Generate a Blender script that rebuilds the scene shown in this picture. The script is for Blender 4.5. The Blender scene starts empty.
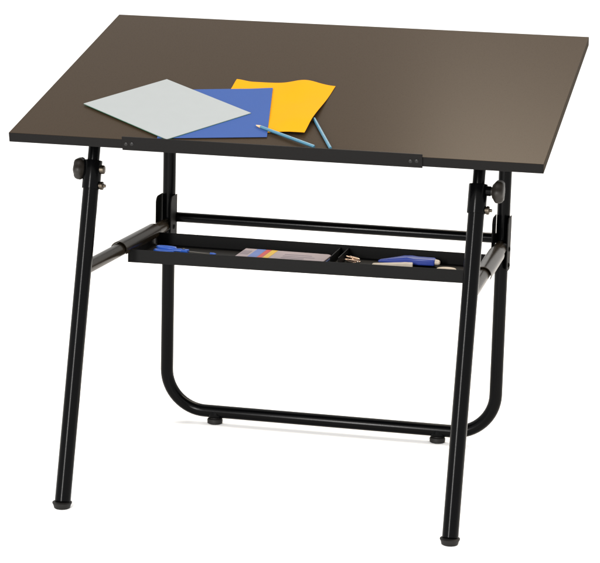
import bpy, bmesh, math, random
from mathutils import Vector, Matrix
random.seed(7)
C = bpy.context.scene.collection
scn = bpy.context.scene

# ------------------------------------------------------------------ camera, world, lights, exposure
F_PX, YAW, PITCH, ROLL = 2363.25, -0.21724, -0.21185, 0.02502
cd = bpy.data.cameras.new('camera'); cam = bpy.data.objects.new('camera', cd); C.objects.link(cam)
fw = Vector((math.sin(YAW)*math.cos(PITCH), math.cos(YAW)*math.cos(PITCH), math.sin(PITCH)))
r0 = Vector((math.cos(YAW), -math.sin(YAW), 0)); u0 = r0.cross(fw)
rr = math.cos(ROLL)*r0 + math.sin(ROLL)*u0; uu = -math.sin(ROLL)*r0 + math.cos(ROLL)*u0
cam.matrix_world = Matrix(((rr.x, uu.x, -fw.x, 1.04135), (rr.y, uu.y, -fw.y, -4.33804), (rr.z, uu.z, -fw.z, 1.4549), (0, 0, 0, 1)))
cd.sensor_fit = 'HORIZONTAL'; cd.sensor_width = 36; cd.lens = 36*F_PX/600; cd.clip_start = 0.05; cd.clip_end = 400
scn.camera = cam
w = bpy.data.worlds.new('World'); scn.world = w; w.use_nodes = True
bg = w.node_tree.nodes['Background']; bg.inputs['Color'].default_value = (1, .985, .96, 1); bg.inputs['Strength'].default_value = 1.45

def area(name, loc, target, size, sy, power, col=(1, 1, 1)):
    l = bpy.data.lights.new(name, 'AREA'); l.shape = 'RECTANGLE'; l.size = size; l.size_y = sy; l.energy = power; l.color = col
    o = bpy.data.objects.new(name, l); C.objects.link(o); o.location = loc
    o.rotation_euler = (Vector(target)-Vector(loc)).to_track_quat('-Z', 'Y').to_euler()
    return o
area('softbox_overhead', (0.2, -1.8, 4.4), (0.1, 0.5, 0), 4.0, 3.5, 120, (1, .98, .95))
area('softbox_behind', (1.0, 2.3, 3.0), (0.1, 0.3, 0.8), 2.9, 0.7, 105, (1, .86, .68))
area('strip_front', (-0.75, -3.6, 1.3), (0, 0.2, 0.5), 0.12, 1.7, 170, (1, .98, .96))
scn.view_settings.view_transform = 'Standard'; scn.view_settings.look = 'None'
scn.view_settings.exposure = 0; scn.view_settings.gamma = 1; scn.view_settings.use_curve_mapping = False

# ------------------------------------------------------------------ materials
def mat(name, col, rough=.5, spec=.5, metal=0, bump=0, bscale=900, var=0, vscale=6, coat=0):
    m = bpy.data.materials.new(name); m.use_nodes = True; nt = m.node_tree; b = nt.nodes['Principled BSDF']
    b.inputs['Base Color'].default_value = (*col, 1); b.inputs['Roughness'].default_value = rough
    b.inputs['Specular IOR Level'].default_value = spec; b.inputs['Metallic'].default_value = metal
    b.inputs['Coat Weight'].default_value = coat
    tc = nt.nodes.new('ShaderNodeTexCoord')
    if bump:
        n = nt.nodes.new('ShaderNodeTexNoise'); n.inputs['Scale'].default_value = bscale; n.inputs['Detail'].default_value = 3
        nt.links.new(tc.outputs['Object'], n.inputs['Vector'])
        bp = nt.nodes.new('ShaderNodeBump'); bp.inputs['Strength'].default_value = bump; bp.inputs['Distance'].default_value = .0006
        nt.links.new(n.outputs['Fac'], bp.inputs['Height']); nt.links.new(bp.outputs['Normal'], b.inputs['Normal'])
    if var:
        n = nt.nodes.new('ShaderNodeTexNoise'); n.inputs['Scale'].default_value = vscale; n.inputs['Detail'].default_value = 2
        nt.links.new(tc.outputs['Object'], n.inputs['Vector'])
        r = nt.nodes.new('ShaderNodeValToRGB')
        r.color_ramp.interpolation = 'EASE'; r.color_ramp.elements[0].position = .1; r.color_ramp.elements[1].position = .9
        r.color_ramp.elements[0].color = (*[c*(1-var) for c in col], 1); r.color_ramp.elements[1].color = (*[min(1, c*(1+var)) for c in col], 1)
        nt.links.new(n.outputs['Fac'], r.inputs['Fac']); nt.links.new(r.outputs['Color'], b.inputs['Base Color'])
        mr = nt.nodes.new('ShaderNodeMapRange'); mr.inputs['To Min'].default_value = rough*.93; mr.inputs['To Max'].default_value = min(1, rough*1.07)
        nt.links.new(n.outputs['Fac'], mr.inputs['Value']); nt.links.new(mr.outputs['Result'], b.inputs['Roughness'])
    return m
M = dict(
    floor=mat('white studio floor', (.95, .95, .95), .9, .1, var=.01, vscale=2),
    laminate=mat('black brown laminate', (.0272, .0184, .0110), .28, .015, var=.13, vscale=650),
    edge=mat('black edge banding', (.0032, .0029, .0028), .5, .09, bump=.05, bscale=700),
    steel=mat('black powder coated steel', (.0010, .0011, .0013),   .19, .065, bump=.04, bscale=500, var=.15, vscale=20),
    satin=mat('satin black steel with painted sheen', (.017, .013, .0088), .26, .05, bump=.08, bscale=500, var=.12, vscale=25),  # warm glancing reflection on rails and clips is put into the brown base
    flange=mat('dull black steel', (.003, .003, .003), .6, .06, bump=.1, bscale=500),
    rubber=mat('black rubber', (.006, .0055, .005), .6, .2, bump=.1, bscale=700),
    side=mat('edge banding with painted side light', (.024, .017, .010), .7, .03, bump=.05, bscale=700),  # board sides: their lit brown look is painted into the base colour
    traym=mat('black painted tray steel', (.0022, .0022, .0022), .55, .09, bump=.1, bscale=900),
    plastic=mat('black plastic', (.0095, .0078, .0062), .5, .25, bump=.1, bscale=600),
    screw=mat('dark screw', (.004, .004, .004), .4, .25, metal=0),
    zinc=mat('zinc plated steel', (.065, .055, .043), .4, .5, metal=1),
    mint=mat('pale mint paper', (.226, .244, .252), .8, .08, bump=.06, bscale=300, var=.015, vscale=30),
    green=mat('dark green backing', (.02, .10, .05), .7, .2),
    blue=mat('blue paper', (.026, .058, .185), .7, .05, bump=.06, bscale=300, var=.02, vscale=30),
    yellow=mat('golden yellow paper', (.455, .205, .0028), .7, .03, bump=.06, bscale=300, var=.02, vscale=20),
    pencil=mat('light blue lacquer', (.035, .125, .19), .4, .5, var=.05, vscale=60),
    wood=mat('sharpened wood', (.55, .33, .2), .7, .2, var=.15, vscale=150),
    bluelead=mat('blue lead', (.03, .12, .3), .5, .3),
    bluep=mat('bright blue plastic', (.03, .12, .55), .35, .5, bump=.1, bscale=200),
    navy=mat('navy blue plastic', (.018, .045, .30), .35, .5, bump=.1, bscale=200),
    pinkpaper=mat('pinkish white paper', (.44, .38, .41), .7, .2, var=.06, vscale=60),
    redprint=mat('red print', (.6, .10, .10), .6, .2), yelprint=mat('yellow print', (.75, .5, .08), .6, .2),
    bluprint=mat('blue print', (.16, .24, .58), .6, .2, var=.1, vscale=90),
    greyprint=mat('grey print', (.30, .26, .30), .7, .2),
    cream=mat('cream plastic', (.62, .54, .44), .5, .4, var=.06, vscale=60),
    brass=mat('pale brass', (.6, .45, .35), .3, .5, metal=1),
)

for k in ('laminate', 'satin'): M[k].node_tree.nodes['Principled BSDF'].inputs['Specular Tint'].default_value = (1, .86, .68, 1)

# ------------------------------------------------------------------ mesh helpers
def obj(name, bm, m, parent=None, loc=(0, 0, 0), sharp=35, bevel=0, seg=2, mats=None, rot=None):
    me = bpy.data.meshes.new(name); bmesh.ops.recalc_face_normals(bm, faces=bm.faces); bm.to_mesh(me); bm.free()
    for k in (mats or [m]): me.materials.append(k)
    for p in me.polygons: p.use_smooth = True
    me.set_sharp_from_angle(angle=math.radians(sharp))
    o = bpy.data.objects.new(name, me); C.objects.link(o); o.location = loc
    if rot is not None: o.rotation_euler = rot
    if parent: o.parent = parent
    if bevel:
        b = o.modifiers.new('bevel', 'BEVEL'); b.width = bevel; b.segments = seg; b.limit_method = 'ANGLE'; b.angle_limit = math.radians(40)
    return o
def tag(o, label, cat, group=None):
    o['label'] = label; o['category'] = cat
    if group: o['group'] = group
    return o
def empty(name, loc, rot=(0, 0, 0)):
    o = bpy.data.objects.new(name, None); C.objects.link(o); o.location = loc; o.rotation_euler = rot; o.empty_display_size = .05
    return o
def sweep(bm, pts, rad, n=28, cap=True, flat=(1, 1)):
    """tube along pts; rad a number or one per point; flat scales the two cross axes"""
    pts = [Vector(p) for p in pts]; k = len(pts); rad = rad if hasattr(rad, '__len__') else [rad]*k
    T = []
    for i in range(k):
        a = pts[max(i-1, 0)]; b = pts[min(i+1, k-1)]; T.append((b-a).normalized())
    ref = Vector((1, 0, 0)) if abs(T[0].x) < .8 else Vector((0, 1, 0))
    U = (ref - T[0]*ref.dot(T[0])).normalized(); rings = []
    for i in range(k):
        U = (U - T[i]*U.dot(T[i])).normalized(); V = T[i].cross(U)
        rings.append([bm.verts.new(pts[i] + U*math.cos(2*math.pi*j/n)*rad[i]*flat[0] + V*math.sin(2*math.pi*j/n)*rad[i]*flat[1]) for j in range(n)])
    for i in range(k-1):
        for j in range(n):
            bm.faces.new((rings[i][j], rings[i][(j+1) % n], rings[i+1][(j+1) % n], rings[i+1][j]))
    if cap: bm.faces.new(rings[0]); bm.faces.new(rings[-1])
    return bm
def lathe(bm, A, d, prof, n=28, flat=(1, 1)):
    A = Vector(A); d = Vector(d).normalized(); ref = Vector((1, 0, 0)) if abs(d.x) < .8 else Vector((0, 1, 0))
    U = (ref - d*ref.dot(d)).normalized(); V = d.cross(U); rings = []
    for t, r in prof:
        rings.append([bm.verts.new(A + d*t + U*math.cos(2*math.pi*j/n)*r*flat[0] + V*math.sin(2*math.pi*j/n)*r*flat[1]) for j in range(n)])
    for i in range(len(prof)-1):
        for j in range(n):
            bm.faces.new((rings[i][j], rings[i][(j+1) % n], rings[i+1][(j+1) % n], rings[i+1][j]))
    bm.faces.new(rings[0]); bm.faces.new(rings[-1])
    return bm
def box(bm, lo, hi, mtx=None):
    v = [Vector((x, y, z)) for x in (lo[0], hi[0]) for y in (lo[1], hi[1]) for z in (lo[2], hi[2])]
    if mtx: v = [mtx @ q for q in v]
    v = [bm.verts.new(q) for q in v]
    for f in ((0, 1, 3, 2), (4, 6, 7, 5), (0, 4, 5, 1), (2, 3, 7, 6), (0, 2, 6, 4), (1, 5, 7, 3)): bm.faces.new([v[i] for i in f])
    return bm
def prism(bm, poly, axis, a, b):
    """extrude a 2D polygon along axis x/y/z from a to b"""
    def P(p, t): return Vector((t, p[0], p[1])) if axis == 'x' else Vector((p[0], t, p[1])) if axis == 'y' else Vector((p[0], p[1], t))
    A = [bm.verts.new(P(p, a)) for p in poly]; B = [bm.verts.new(P(p, b)) for p in poly]; n = len(poly)
    bm.faces.new(A); bm.faces.new(B[::-1])
    for i in range(n): bm.faces.new((A[i], A[(i+1) % n], B[(i+1) % n], B[i]))
    return bm
def B(): return bmesh.new()

# ------------------------------------------------------------------ the setting
bm = B(); g = 90
v = [bm.verts.new(p) for p in ((-g, -g, 0), (g, -g, 0), (g, g, 0), (-g, g, 0))]; bm.faces.new(v)
fl = obj('floor', bm, M['floor']); fl['kind'] = 'structure'

# ------------------------------------------------------------------ the table
TILT, BY, BZ = 0.21987, 0.0764, 0.7427
BW, BD, BT = 1.067, .762, .0195
S = Vector((0, math.cos(TILT), math.sin(TILT))); N = Vector((0, -math.sin(TILT), math.cos(TILT)))
BM = Matrix(((1, 0, 0, 0), (0, S.y, N.y, BY), (0, S.z, N.z, BZ), (0, 0, 0, 1)))     # board coordinates (x, up the slope, off the surface)
LX, SL = .394, .2855                   # front legs
UX, UY, UB, UR = .3783, .7075, .0268, .0144   # rear U frame

table = tag(empty('drafting_table', (0, 0, 0)), 'black folding drafting table with tilted brown-black top on tubular steel legs', 'drafting table')
board = obj('tabletop', box(B(), (-BW/2, 0, -BT), (BW/2, BD, 0), BM), M['laminate'], table, bevel=.0008, mats=[M['laminate'], M['edge'], M['side']])
for p in board.data.polygons:
    if abs(p.normal.dot(N)) < .5: p.material_index = 1 if p.normal.dot(S) < -.5 else 2

led = obj('pencil_ledge', prism(B(), [(-.0032, .0065), (-.0003, .0065), (-.0003, -.0215), (-.0032, -.0215)], 'x', -.298, .301), M['edge'], table, bevel=.0006)
for vv in led.data.vertices: vv.co = BM @ vv.co
for sg in (-1, 1):
    for q, (dx, dz) in enumerate(((-.006, -.0085), (.006, -.0075))):
        b = B(); lathe(b, (sg*.284+dx, -.0032, dz), (0, -1, 0), [(0, .0038), (.0007, .0037), (.0014, .0024), (.0016, .0012)], 16)
        for vv in b.verts: vv.co = BM @ vv.co
        obj('screw', b, M['screw'], led)

def under(y):          # height of the board's underside above a floor point
    return BZ + (y-BY)*math.tan(TILT) - BT/math.cos(TILT)
def legp(sg, z): return Vector((sg*LX, SL*z, z))
D = Vector((0, SL, 1)).normalized()
def sm_step(x): return min(1, max(0, x))
for sg in (-1, 1):
    b = B(); sweep(b, [legp(sg, .012), legp(sg, .664)], .0161, 36)
    leg = obj('front_leg', b, M['steel'], table, bevel=.0012)
    zt = .7427; 
    for _ in range(20): zt = under(SL*zt) - .004
    obj('inner_tube', sweep(B(), [legp(sg, .60), legp(sg, zt)], .0122, 32), M['steel'], leg)
    # hinge plate under the board
    yt = SL*zt
    pl = B(); box(pl, (sg*LX-.022, (yt-BY)/math.cos(TILT)-.045, -BT-.0045), (sg*LX+.022, (yt-BY)/math.cos(TILT)+.045, -BT-.0005), BM)
    obj('mounting_plate', pl, M['steel'], leg, bevel=.001)
    # foot cap: flared rim, tapering to the floor
    f = B(); lathe(f, legp(sg, 0), (0, 0, 1), [(0, .0145), (.0012, .0162), (.007, .0178), (.0105, .0197), (.0122, .0197), (.013, .0168)], 36)
    obj('foot_cap', f, M['rubber'], leg, bevel=0)
    # collar clamped round the joint
    z0, z1 = (.6215, .677)
    cb = B(); L = (legp(sg, z1)-legp(sg, z0)).length
    lathe(cb, legp(sg, z0), D, [(0, .0165), (0, .0184), (.0012, .0187), (L-.0012, .0187), (L, .0183), (L, .0125)], 36)
    col = obj('collar', cb, M['steel'], leg)
    # knob on the outer side
    k = legp(sg, .660 if sg < 0 else .665); kb = B(); e = -.0035 if sg < 0 else .0115
    lathe(kb, k + Vector((sg*.016, 0, 0)), (sg, 0, 0), [(0, .0085), (e+.001, .0085), (e+.0015, .0135), (e+.0030, .0150), (e+.006, .0190), (e+.0085, .0218), (e+.0115, .0228), (e+.018, .0219), (e+.0215, .0203), (e+.0235, .0180), (e+.0243, .012)], 48)
    for vv in kb.verts:                                   # grip lobes on the rim
        d = vv.co - k; rad = math.hypot(d.y, d.z)
        if rad > .0165:
            q = 1 + .06*math.cos(6*math.atan2(d.z, d.y)); vv.co.y = k.y + d.y*q; vv.co.z = k.z + d.z*q
    kn = obj('knob', kb, M['plastic'], leg, sharp=50)
    if sg > 0: obj('stem', lathe(B(), k + Vector((sg*.0165, 0, 0)), (sg, 0, 0), [(0, .0098), (.009, .0098), (.0095, .009)], 24), M['steel'], kn)
    else:      # rounded end of the knob's screw on the inner side
        nb = B(); lathe(nb, k + Vector((.0165, 0, 0)), (1, 0, 0), [(0, .0092), (.0062, .0092), (.0085, .0084), (.0095, .006), (.0098, .003)], 20)
        obj('nut', nb, M['zinc'], leg, sharp=30)
    # lower cross bolt, head towards the right of the table
    q = legp(sg, .6285); bb = B()
    lathe(bb, q + Vector((.016, 0, 0)), (1, 0, 0), [(0, .0072), (.0035, .0072), (.0042, .0085), (.0085, .0085), (.0098, .007), (.0099, .0034), (.0145, .0032), (.015, .002)], 22)
    obj('bolt', bb, M['zinc'], leg)

# rear U frame: one bent tube
pts = []; zt = under(UY) - .003; R = .092
top = [(-UX, UY, zt - i*(zt-UB-R)/14) for i in range(15)]
pts += top
for i in range(1, 17):
    a = math.pi + i*math.pi/2/16; pts.append((-UX+R+R*math.cos(a), UY, UB+R+R*math.sin(a)))
for i in range(1, 14): pts.append((-UX+R + i*(2*UX-2*R)/14, UY, UB))
for i in range(0, 17):
    a = 1.5*math.pi + i*math.pi/2/16; pts.append((UX-R+R*math.cos(a), UY, UB+R+R*math.sin(a)))
pts += [(UX, UY, UB+R + i*(zt-UB-R)/14) for i in range(1, 15)]
uf = obj('rear_frame', sweep(B(), pts, UR, 32), M['steel'], table)
for sx in (-.262, .252):
    b = B(); lathe(b, (sx, UY-.004, 0), (0, 0, 1), [(0, .0145), (.0015, .0172), (.009, .0178), (.0115, .0165), (.0125, .011), (.024, .009)], 30)
    obj('foot_pad', b, M['rubber'], uf)
    obj('pad_bracket', lathe(B(), (sx, UY-.002, .0135), (0, 0, 1), [(0, .012), (.003, .0155), (.008, .0162), (.016, .0120)], 24), M['steel'], uf)
for sg in (-1, 1):
    pl = B(); box(pl, (sg*UX-.03, (UY-BY)/math.cos(TILT)-.04, -BT-.0045), (sg*UX+.03, (UY-BY)/math.cos(TILT)+.03, -BT-.0005), BM)
    obj('mounting_plate', pl, M['steel'], uf, bevel=.001)
obj('crossbar', sweep(B(), [(-UX+.0125, UY+.002, .4715), (UX-.0125, UY+.002, .4715)], .0112, 28), M['steel'], table)

# side rails, pivoting in channel brackets on the rear frame
def railp(sg, t):      # t = 0 at the front leg, 1 at the rear bracket
    a = Vector((sg*(LX-.001), SL*.465, .4650)); c = Vector((sg*UX, UY-.022, .4565)); return a.lerp(c, t)
def rail_at_y(sg, y):
    a = railp(sg, 0); c = railp(sg, 1); return railp(sg, (y-a.y)/(c.y-a.y))
for sg in (-1, 1):
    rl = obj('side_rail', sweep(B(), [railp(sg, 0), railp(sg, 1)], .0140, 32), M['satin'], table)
    # channel bracket: web behind the rail, two flanges with rounded front corners
    hb = B(); y0, y1, z0, z1 = UY-.047, UY+.004, .405, .524
    prof = [(y1, z0), (y0+.012, z0)] + [(y0+.012-.012*math.sin(a), z0+.012-.012*math.cos(a)) for a in [i*math.pi/12 for i in range(1, 7)]]
    prof += [(y0+.016-.016*math.cos(a), z1-.016+.016*math.sin(a)) for a in [i*math.pi/12 for i in range(0, 7)]] + [(y1, z1)]
    for s in (-1, 1):
        x = sg*UX + s*.0168; prism(hb, prof, 'x', x-.0012, x+.0012)
    br = obj('hinge_bracket', hb, M['flange'], table, bevel=.0005)
    for zz in (.418, .4535):
        obj('rivet', lathe(B(), (sg*UX+.0177, UY-.022, zz), (1, 0, 0), [(0, .0055), (.002, .0052), (.0035, .003), (.0038, .001)], 18), M['flange'], br)

# tray hung from the rails
TX0, TX1, TY0, TY1, TZ0, TZ1 = -.3735, .3640, .387, .580, .4325, .4600
tb = B(); th = .0012
box(tb, (TX0, TY0, TZ0), (TX1, TY1, TZ0+th))
box(tb, (TX0, TY0, TZ0+th), (TX1, TY0+th, TZ1)); box(tb, (TX0+.0055, TY1-th, TZ0+th), (TX1, TY1, TZ1))
box(tb, (TX0, TY0+th, TZ0+th), (TX0+th, TY1-th, TZ1)); box(tb, (TX1-th, TY0+th, TZ0+th), (TX1, TY1-th, TZ1))
for q in tb.verts: q.co.y += .035*q.co.x*(TY1-q.co.y)/(TY1-TY0)
tray = obj('tray', tb, M['traym'], table)
for x in (.044, .062): obj('divider', box(B(), (x, TY0+.08, TZ0+th), (x+.0014, TY1-th, TZ1-.006)), M['traym'], tray)
for sg in (-1, 1):
    cb = B(); n = 22; ys = (.352, .592); ro, ri = .0184, .0168; rings = []
    a0, a1 = math.radians(-25), math.radians(195)
    for y in ys:
        c = rail_at_y(sg, y); ring = []
        for r in (ro, ri):
            ring.append([cb.verts.new((c.x + r*math.cos(a0+(a1-a0)*i/n), y, c.z + r*math.sin(a0+(a1-a0)*i/n))) for i in range(n+1)])
        rings.append(ring)
    for i in range(n):
        for r in (0, 1): cb.faces.new((rings[0][r][i], rings[0][r][i+1], rings[1][r][i+1], rings[1][r][i]))
        for e in (0, 1): cb.faces.new((rings[e][0][i], rings[e][0][i+1], rings[e][1][i+1], rings[e][1][i]))
    for i in (0, n): cb.faces.new((rings[0][0][i], rings[1][0][i], rings[1][1][i], rings[0][1][i]))
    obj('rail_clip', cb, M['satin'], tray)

# ------------------------------------------------------------------ things lying on the board (local frame: x, up the slope, off the surface)
def on_board(name, bm, m, c, rot=0, h=0, **k):
    o = obj(name, bm, m, **k); o.matrix_world = BM @ Matrix.Translation((c[0], c[1], h)) @ Matrix.Rotation(rot, 4, 'Z'); return o
def sheet(wd, ln, hf, th=.0004, nx=40, ny=52):
    """a sheet centred on its own origin; hf(u, v) is the height of its underside, u, v in 0..1"""
    b = B(); top = []; bot = []
    for j in range(ny+1):
        for i in range(nx+1):
            u, v = i/nx, j/ny; z = hf(u, v); p = ((u-.5)*wd, (v-.5)*ln)
            bot.append(b.verts.new((*p, z))); top.append(b.verts.new((*p, z+th)))
    k = lambda i, j: j*(nx+1)+i
    for j in range(ny):
        for i in range(nx):
            q = (k(i, j), k(i+1, j), k(i+1, j+1), k(i, j+1))
            b.faces.new([top[a] for a in q]); b.faces.new([bot[a] for a in q[::-1]])
    edge = [k(i, 0) for i in range(nx)] + [k(nx, j) for j in range(ny)] + [k(i, ny) for i in range(nx, 0, -1)] + [k(0, j) for j in range(ny, 0, -1)]
    for a, c in zip(edge, edge[1:]+edge[:1]): b.faces.new((top[a], bot[a], bot[c], top[c]))
    return b
def sm(a, b, x):
    t = min(1, max(0, (x-a)/(b-a))); return t*t*(3-2*t)
# yellow sheet (undermost): curls at the top edge, lifted at the lower right where it rests on the second pencil
def hy(u, v):
    h = .0006
    h += .0105*math.exp(-((u-.70)/.17)**2)*sm(.55, 1, v)
    h += .004*(1-sm(0, .16, u))*sm(.82, 1, v)
    h += .0105*sm(.55, .88, u)*(1-sm(.2, .85, v))*(.55+.45*sm(0, .24, v))
    return h
yel = on_board('paper', sheet(.211, .286, hy), M['yellow'], (-.0525, .2205), -.006)
tag(yel, 'golden yellow sheet of paper with a curled top edge, lying under the blue sheet', 'paper', 'loose sheets on the tabletop')
def hb_(u, v): return .0012 + .0006*math.sin(u*3)*v + .0016*sm(.75, 1, u)*sm(0, .5, v)
blu = on_board('paper', sheet(.216, .279, hb_), M['blue'], (-.1503, .1685), math.atan2(-.2744, .0531)+math.pi/2, .0006)
tag(blu, 'royal blue sheet of paper lying between the pale mint pad and the yellow sheet', 'paper', 'loose sheets on the tabletop')
ang = math.atan2(.170, .129)
mint = on_board('card', sheet(.213, .2805, lambda u, v: .0, .0009), M['mint'], (-.2557, .1735), ang, .0034)
tag(mint, 'pale mint card with a dark green underside, topmost sheet at the left', 'card', 'loose sheets on the tabletop')
bk = sheet(.2126, .2801, lambda u, v: -.0013, .0012); bo = obj('backing', bk, M['green'], mint)

def pencil(A, Bp, h, label, tipped):
    A = Vector((*A, h)); Bp = Vector((*Bp, h)); L = (Bp-A).length
    e = empty('pencil', (0, 0, 0)); e.matrix_world = BM @ Matrix.Translation(A) @ Matrix.Rotation(math.atan2(Bp.y-A.y, Bp.x-A.x), 4, 'Z')
    t0 = .017 if tipped else 0
    b = B(); lathe(b, (t0, 0, 0), (1, 0, 0), [(0, .0034), (L-t0-.0012, .0034), (L-t0, .0028)], 6)
    obj('shaft', b, M['pencil'], e, sharp=40, bevel=.0005)
    if tipped:
        obj('sharpened_tip', lathe(B(), (.004, 0, 0), (1, 0, 0), [(0, .0011), (.013, .0032)], 20), M['wood'], e)
        obj('lead', lathe(B(), (0, 0, 0), (1, 0, 0), [(0, .0003), (.004, .0011)], 14), M['bluelead'], e)
    tag(e, label, 'pencil', 'pencils on the tabletop')
pencil((-.0548, .1060), (.0870, .0080), .0052, 'light blue pencil with bare wood tip lying across the blue sheet down to the ledge', True)
pencil((.0530, .1612), (.1190, .0080), .0040, 'light blue pencil half under the yellow sheet, lower end against the ledge', False)

# ------------------------------------------------------------------ things in the tray
FZ = TZ0 + th + .0002
# compass-like drawing tool with looped blue handle
t = tag(empty('scissors', (-.346, .494, FZ), (0, 0, math.radians(-7))), 'small bright blue handled scissors with thin steel blades at the left end of the tray', 'scissors'); t.scale = (.97, .9, .75)
for sy in (-1, 1):
    ring = [(.022+.021*math.cos(a), sy*.0085+.0075*math.sin(a), .010+.003*sy) for a in [i*2*math.pi/28 for i in range(29)]]
    b = sweep(B(), ring, .0042, 12, cap=False); obj('handle', b, M['bluep'], t)
    obj('shank', sweep(B(), [(.040, sy*.007, .010), (.050, sy*.003, .0105), (.062, 0, .0105), (.078, -sy*.003, .0105)], [.0045, .0040, .0058, .0048], 12), M['bluep'], t)
    bl = B(); prism(bl, [(.074, -sy*.005), (.078, sy*.001), (.138, sy*.0004), (.138, -sy*.0012)], 'z', .0085+.0012*sy, .0095+.0012*sy); obj('blade', bl, M['zinc'], t)
obj('pivot', lathe(B(), (.066, 0, .0155), (0, 0, 1), [(0, .004), (.0015, .0036), (.002, .002)], 16), M['zinc'], t)
obj('blade_tip', sweep(B(), [(.130, 0, .010), (.139, 0, .010), (.144, 0, .010)], [.0030, .0030, .0012], 14), M['bluep'], t)

# booklet
t = tag(empty('notepad', (-.0660, .512, FZ), (0, 0, math.radians(-1.5))), 'pinkish white notepad with blue, red and yellow printed bands lying in the tray', 'notepad')
pw, pl_ = .194, .088
def rounded(x0, x1, y0, y1, r):
    P = [(x0, y0)]
    P += [(x1-r+r*math.sin(a), y0+r-r*math.cos(a)) for a in [i*math.pi/16 for i in range(9)]]
    P += [(x1-r+r*math.cos(a), y1-r+r*math.sin(a)) for a in [i*math.pi/16 for i in range(9)]]
    return P + [(x0, y1)]
obj('backing', prism(B(), rounded(-pw/2, pw/2, -pl_/2, pl_/2, .012), 'z', 0, .004), M['bluprint'], t, bevel=.0006)
obj('pages', prism(B(), rounded(-pw/2+.0005, pw/2-.001, -pl_/2+.0005, pl_/2-.0005, .012), 'z', .0042, .0080), M['pinkpaper'], t, bevel=.0006)
for x0, x1, k in ((-.070, -.050, 'bluprint'), (-.049, -.038, 'redprint'), (-.037, -.024, 'yelprint')):
    obj('printed_band', box(B(), (x0, -pl_/2+.002, .0082), (x1, pl_/2-.002, .0084)), M[k], t)
for x0, x1, y0, y1 in ((-.094, -.076, -.02, .02), (.0, .05, -.03, -.022), (.0, .07, -.012, -.006), (.0, .06, .006, .012)):
    obj('printed_band', box(B(), (x0, y0, .0082), (x1, y1, .0084)), M['greyprint'], t)

# bunch of small metal clips
t = tag(empty('paper_clips', (.082, .522, FZ)), 'small tangle of pale metal clips beside the blue stapler in the tray', 'paper clips')
random.seed(3)
for k in range(6):
    a = random.uniform(-1.2, 1.2)+(math.pi if k % 2 else 0); l = random.uniform(.020, .030); r = .0045
    c, s_ = math.cos(a), math.sin(a); z = .002+.0018*k; ox, oy = random.uniform(-.008, .008), random.uniform(-.012, .012)
    base = [(-l/2, r), (l/2-r, r)] + [(l/2-r+r*math.sin(q), r*math.cos(q)) for q in [i*math.pi/8 for i in range(1, 8)]] + [(l/2-r, -r), (-l/2+r, -r)] + [(-l/2+r-r*.8*math.sin(q), -r*.1-r*.9*math.cos(q)) for q in [i*math.pi/8 for i in range(1, 8)]] + [(l/4, r*.75)]
    P = [(ox+x*c-y*s_, oy+x*s_+y*c, z+.16*x*(1 if k % 2 else -1)*(k/3)) for x, y in base]
    obj('clip', sweep(B(), P, .0009, 8), M['brass'], t)

# blue stapler lying on its side
t = tag(empty('stapler', (.128, .525, FZ), (0, 0, math.radians(1.5))), 'navy blue stapler with a cream base lying on its side in the tray', 'stapler')
b = B(); prism(b, [(.008, .004), (.012, .016), (.050, .026), (.060, .036), (.078, .038), (.092, .030), (.128, .028), (.132, .018), (.130, .000), (.085, -.003), (.070, .004)], 'z', .003, .0165)
for q in b.verts: q.co.z = .003 + (q.co.z-.003)*(.35+.65*sm(0, .072, q.co.x))
obj('arm', b, M['navy'], t, bevel=.005, seg=4)
b = B(); prism(b, [(.000, -.006), (.002, .003), (.022, .0025), (.066, .000), (.083, -.005), (.084, -.018), (.070, -.017), (.055, -.010), (.020, -.010)], 'z', .001, .008)
for q in b.verts: q.co.y -= .012; q.co.x = q.co.x*1.06 - .001; q.co.z *= .55 + 1.0*sm(.03, .08, q.co.x)
obj('base', b, M['cream'], t, bevel=.003, seg=3)
obj('spring_end', lathe(B(), (.131, .010, .010), (1, -.25, 0), [(0, .006), (.007, .0055), (.010, .004), (.0105, .002)], 16), M['cream'], t)

# cream curved scraper
b = B(); P = []
for i in range(21):
    a = math.pi*i/20; P.append((.021*math.cos(a), .020*math.sin(a)))
prism(b, P, 'z', .0, .004)
e = obj('eraser', b, M['cream'], loc=(.288, .508, FZ), bevel=.0012, seg=3, rot=(0, 0, math.radians(3)))
tag(e, 'half-round cream eraser at the right end of the tray, next to the stapler', 'eraser')
